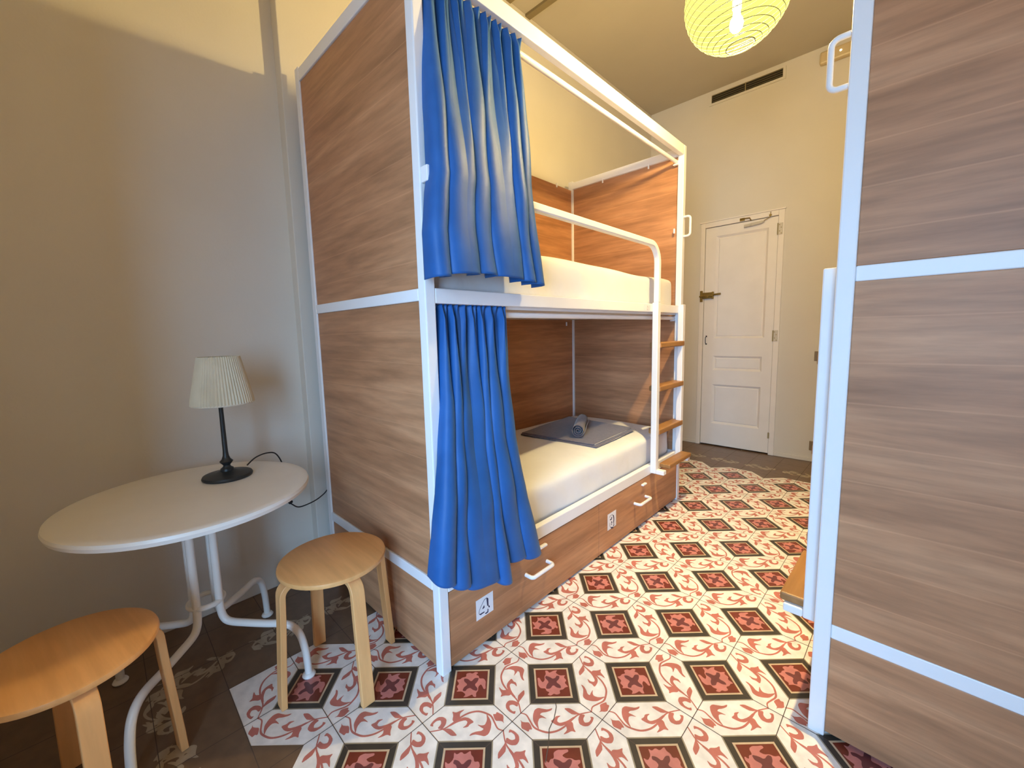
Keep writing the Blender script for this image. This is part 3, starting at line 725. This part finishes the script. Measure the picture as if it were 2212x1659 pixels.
# ------------------------------------------------------------------ stools
def make_stool(name, label, loc, rz):
    T = thing(name, label, 'stool', loc, rz, 'round birch stools')
    MB().lathe([(.0001, .428), (.168, .428), (.176, .432), (.178, .439), (.176, .446), (.168, .450), (.0001, .4505)], seg=64, cap=False).build('seat', M['birch'], T, smooth=True)
    for k in range(4):
        a = k * PI / 2; hw = .0215; th = .0095
        cl_ = [(.075, .4165), (.11, .4165), (.140, .4155)] + [(.140 + .036 * math.sin(q), .3795 + .036 * math.cos(q)) for q in [PI / 2 * i / 6 for i in range(1, 7)]] + [(.180, .30), (.188, .18), (.196, .06), (.199, .0016)]
        b = MB(); n = len(cl_); L0 = []
        for i, (r, z) in enumerate(cl_):
            p, q = cl_[max(i - 1, 0)], cl_[min(i + 1, n - 1)]; tx, tz = q[0] - p[0], q[1] - p[1]; l = math.hypot(tx, tz); nx, nz = -tz / l, tx / l
            if i == n - 1: nx, nz = 1, 0
            L0.append([(r + nx * th, z + nz * th if i < n - 1 else .0016), (r - nx * th, z - nz * th if i < n - 1 else .0016)])
        rings = []
        for (o_, i_) in L0:
            ring = []
            for (rr, zz, yy) in ((o_[0], o_[1], -hw), (o_[0], o_[1], hw), (i_[0], i_[1], hw), (i_[0], i_[1], -hw)):
                ring.append(len(b.v)); b.v.append((rr * math.cos(a) - yy * math.sin(a), rr * math.sin(a) + yy * math.cos(a), zz))
            rings.append(ring)
        for P, Q in zip(rings, rings[1:]):
            for m_ in range(4): b.f.append((P[m_], P[(m_ + 1) % 4], Q[(m_ + 1) % 4], Q[m_])); b.m.append(0)
        b.f.append(tuple(rings[0])); b.m.append(0); b.f.append(tuple(reversed(rings[-1]))); b.m.append(0)
        b.build('leg', M['birchy'], T, smooth=True, bevel=.002, angle=40)
    return T
s1 = make_stool('round_stool', 'round birch plywood stool standing beside the bunk bed end and in front of the table', (-.300, -.233, 0), 0)
s2 = make_stool('round_stool', 'round birch plywood stool in the dim lower left corner, tucked partly under the table', (-.345, -.881, 0), math.radians(10))

# ------------------------------------------------------------------ lantern
ln = thing('paper_lantern', 'glowing yellow round paper lantern hanging from the ceiling', 'lantern', loc=(.550, 1.160, H))
cz = 2.512 - H; RR = .192
tilt = (math.radians(5), math.radians(-4), 0)
def lr(th): return RR * math.sin(th)
prof = []
for i in range(41):
    th = .27 + (PI - .54) * i / 40
    rib = .0018 * (math.cos(i * PI) if False else math.cos(2 * PI * i / 40 * 20))
    prof.append((RR * math.sin(th) + rib, RR * math.cos(th) * .97))
sh = MB().lathe(prof, seg=72, cap=False); sh.build('lantern_shade', M['lpaper'], ln, smooth=True, loc=(0, 0, cz), rot=tilt, angle=180)
rb_ = MB()
for i in range(1, 20):
    th = .27 + (PI - .54) * i / 20
    rb_.tube([((RR + .001) * math.sin(th) * math.cos(a * PI / 32), (RR + .001) * math.sin(th) * math.sin(a * PI / 32), RR * math.cos(th) * .97) for a in range(64)], .0012, 5, closed=True)
for th in (.27, PI - .27):
    rb_.tube([(RR * math.sin(th) * math.cos(a * PI / 16), RR * math.sin(th) * math.sin(a * PI / 16), RR * math.cos(th) * .97) for a in range(32)], .0016, 6, closed=True)
zb_ = RR * math.cos(PI - .27) * .97; rbt = RR * math.sin(.27)
rb_.tube([(-rbt, 0, zb_), (rbt, 0, zb_)], .0012, 6)
rb_.build('wire_ribs', M['rib'], ln, smooth=True, loc=(0, 0, cz), rot=tilt)
MB().lathe([(.0001, -.034), (.014, -.031), (.022, -.020), (.025, -.004), (.022, .010), (.015, .022), (.012, .045)], seg=24).build('bulb', M['bulb'], ln, smooth=True, loc=(0, 0, cz - .095))
MB().lathe([(.016, .055), (.018, .09), (.008, .10), (.0001, .101)], seg=16).build('lamp_holder', M['paper'], ln, smooth=True, loc=(0, 0, cz - .10))
MB().tube([(0, 0, cz + .0), (0, 0, -.02)], .003, 8).build('cord', M['paper'], ln, smooth=True)
MB().lathe([(.05, -.001), (.048, -.02), (.02, -.035), (.0001, -.036)], seg=24).build('ceiling_rose', M['paper'], ln, smooth=True)

# ------------------------------------------------------------------ light
def area(name, loc, rot, sx, sy, col, e):
    l = bpy.data.lights.new(name, 'AREA'); l.shape = 'RECTANGLE'; l.size = sx; l.size_y = sy; l.color = col; l.energy = e
    o = bpy.data.objects.new(name, l); COL.objects.link(o); o.location = loc; o.rotation_euler = rot; return o
area('daylight', (4.1, -4.2, 2.0), (PI / 2, 0, 0), 6.0, 3.4, (.36, .64, 1.), DAY_W)
wd_ = bpy.data.worlds.new('world'); SC.world = wd_; wd_.use_nodes = True
wd_.node_tree.nodes['Background'].inputs['Color'].default_value = (.45, .66, 1, 1); wd_.node_tree.nodes['Background'].inputs['Strength'].default_value = .3

# ------------------------------------------------------------------ camera
q = dict(f=889.5174, cx=1.1149, cy=-.7816, cz=1.2157, yaw=44.2161, pitch=-6.4744, roll=-1.4479, px=-10.9976, py=-9.9881)
cam = bpy.data.cameras.new('camera'); co = bpy.data.objects.new('camera', cam); COL.objects.link(co)
cam.sensor_fit = 'HORIZONTAL'; cam.sensor_width = 36; cam.lens = q['f'] * 36 / 2212
cam.shift_x = -q['px'] / 2212; cam.shift_y = q['py'] / 2212; cam.clip_start = .02
ya, pi_, ro = map(math.radians, (q['yaw'], q['pitch'], q['roll']))
fw = Vector((-math.sin(ya) * math.cos(pi_), math.cos(ya) * math.cos(pi_), math.sin(pi_)))
rt = Vector((math.cos(ya), math.sin(ya), 0)); up = rt.cross(fw)
r2 = rt * math.cos(ro) + up * math.sin(ro); u2 = -rt * math.sin(ro) + up * math.cos(ro)
mt = Matrix((r2, u2, -fw)).transposed().to_4x4(); mt.translation = Vector((q['cx'], q['cy'], q['cz']))
co.matrix_world = mt
SC.camera = co
SC.view_settings.view_transform = 'Standard'; SC.view_settings.look = 'None'; SC.view_settings.gamma = 1; SC.view_settings.use_curve_mapping = False
SC.view_settings.exposure = 0.05
SC.cycles.use_denoising = True
SC.cycles.max_bounces = 10; SC.cycles.diffuse_bounces = 6; SC.cycles.transparent_max_bounces = 12
SC.cycles.sample_clamp_indirect = 6
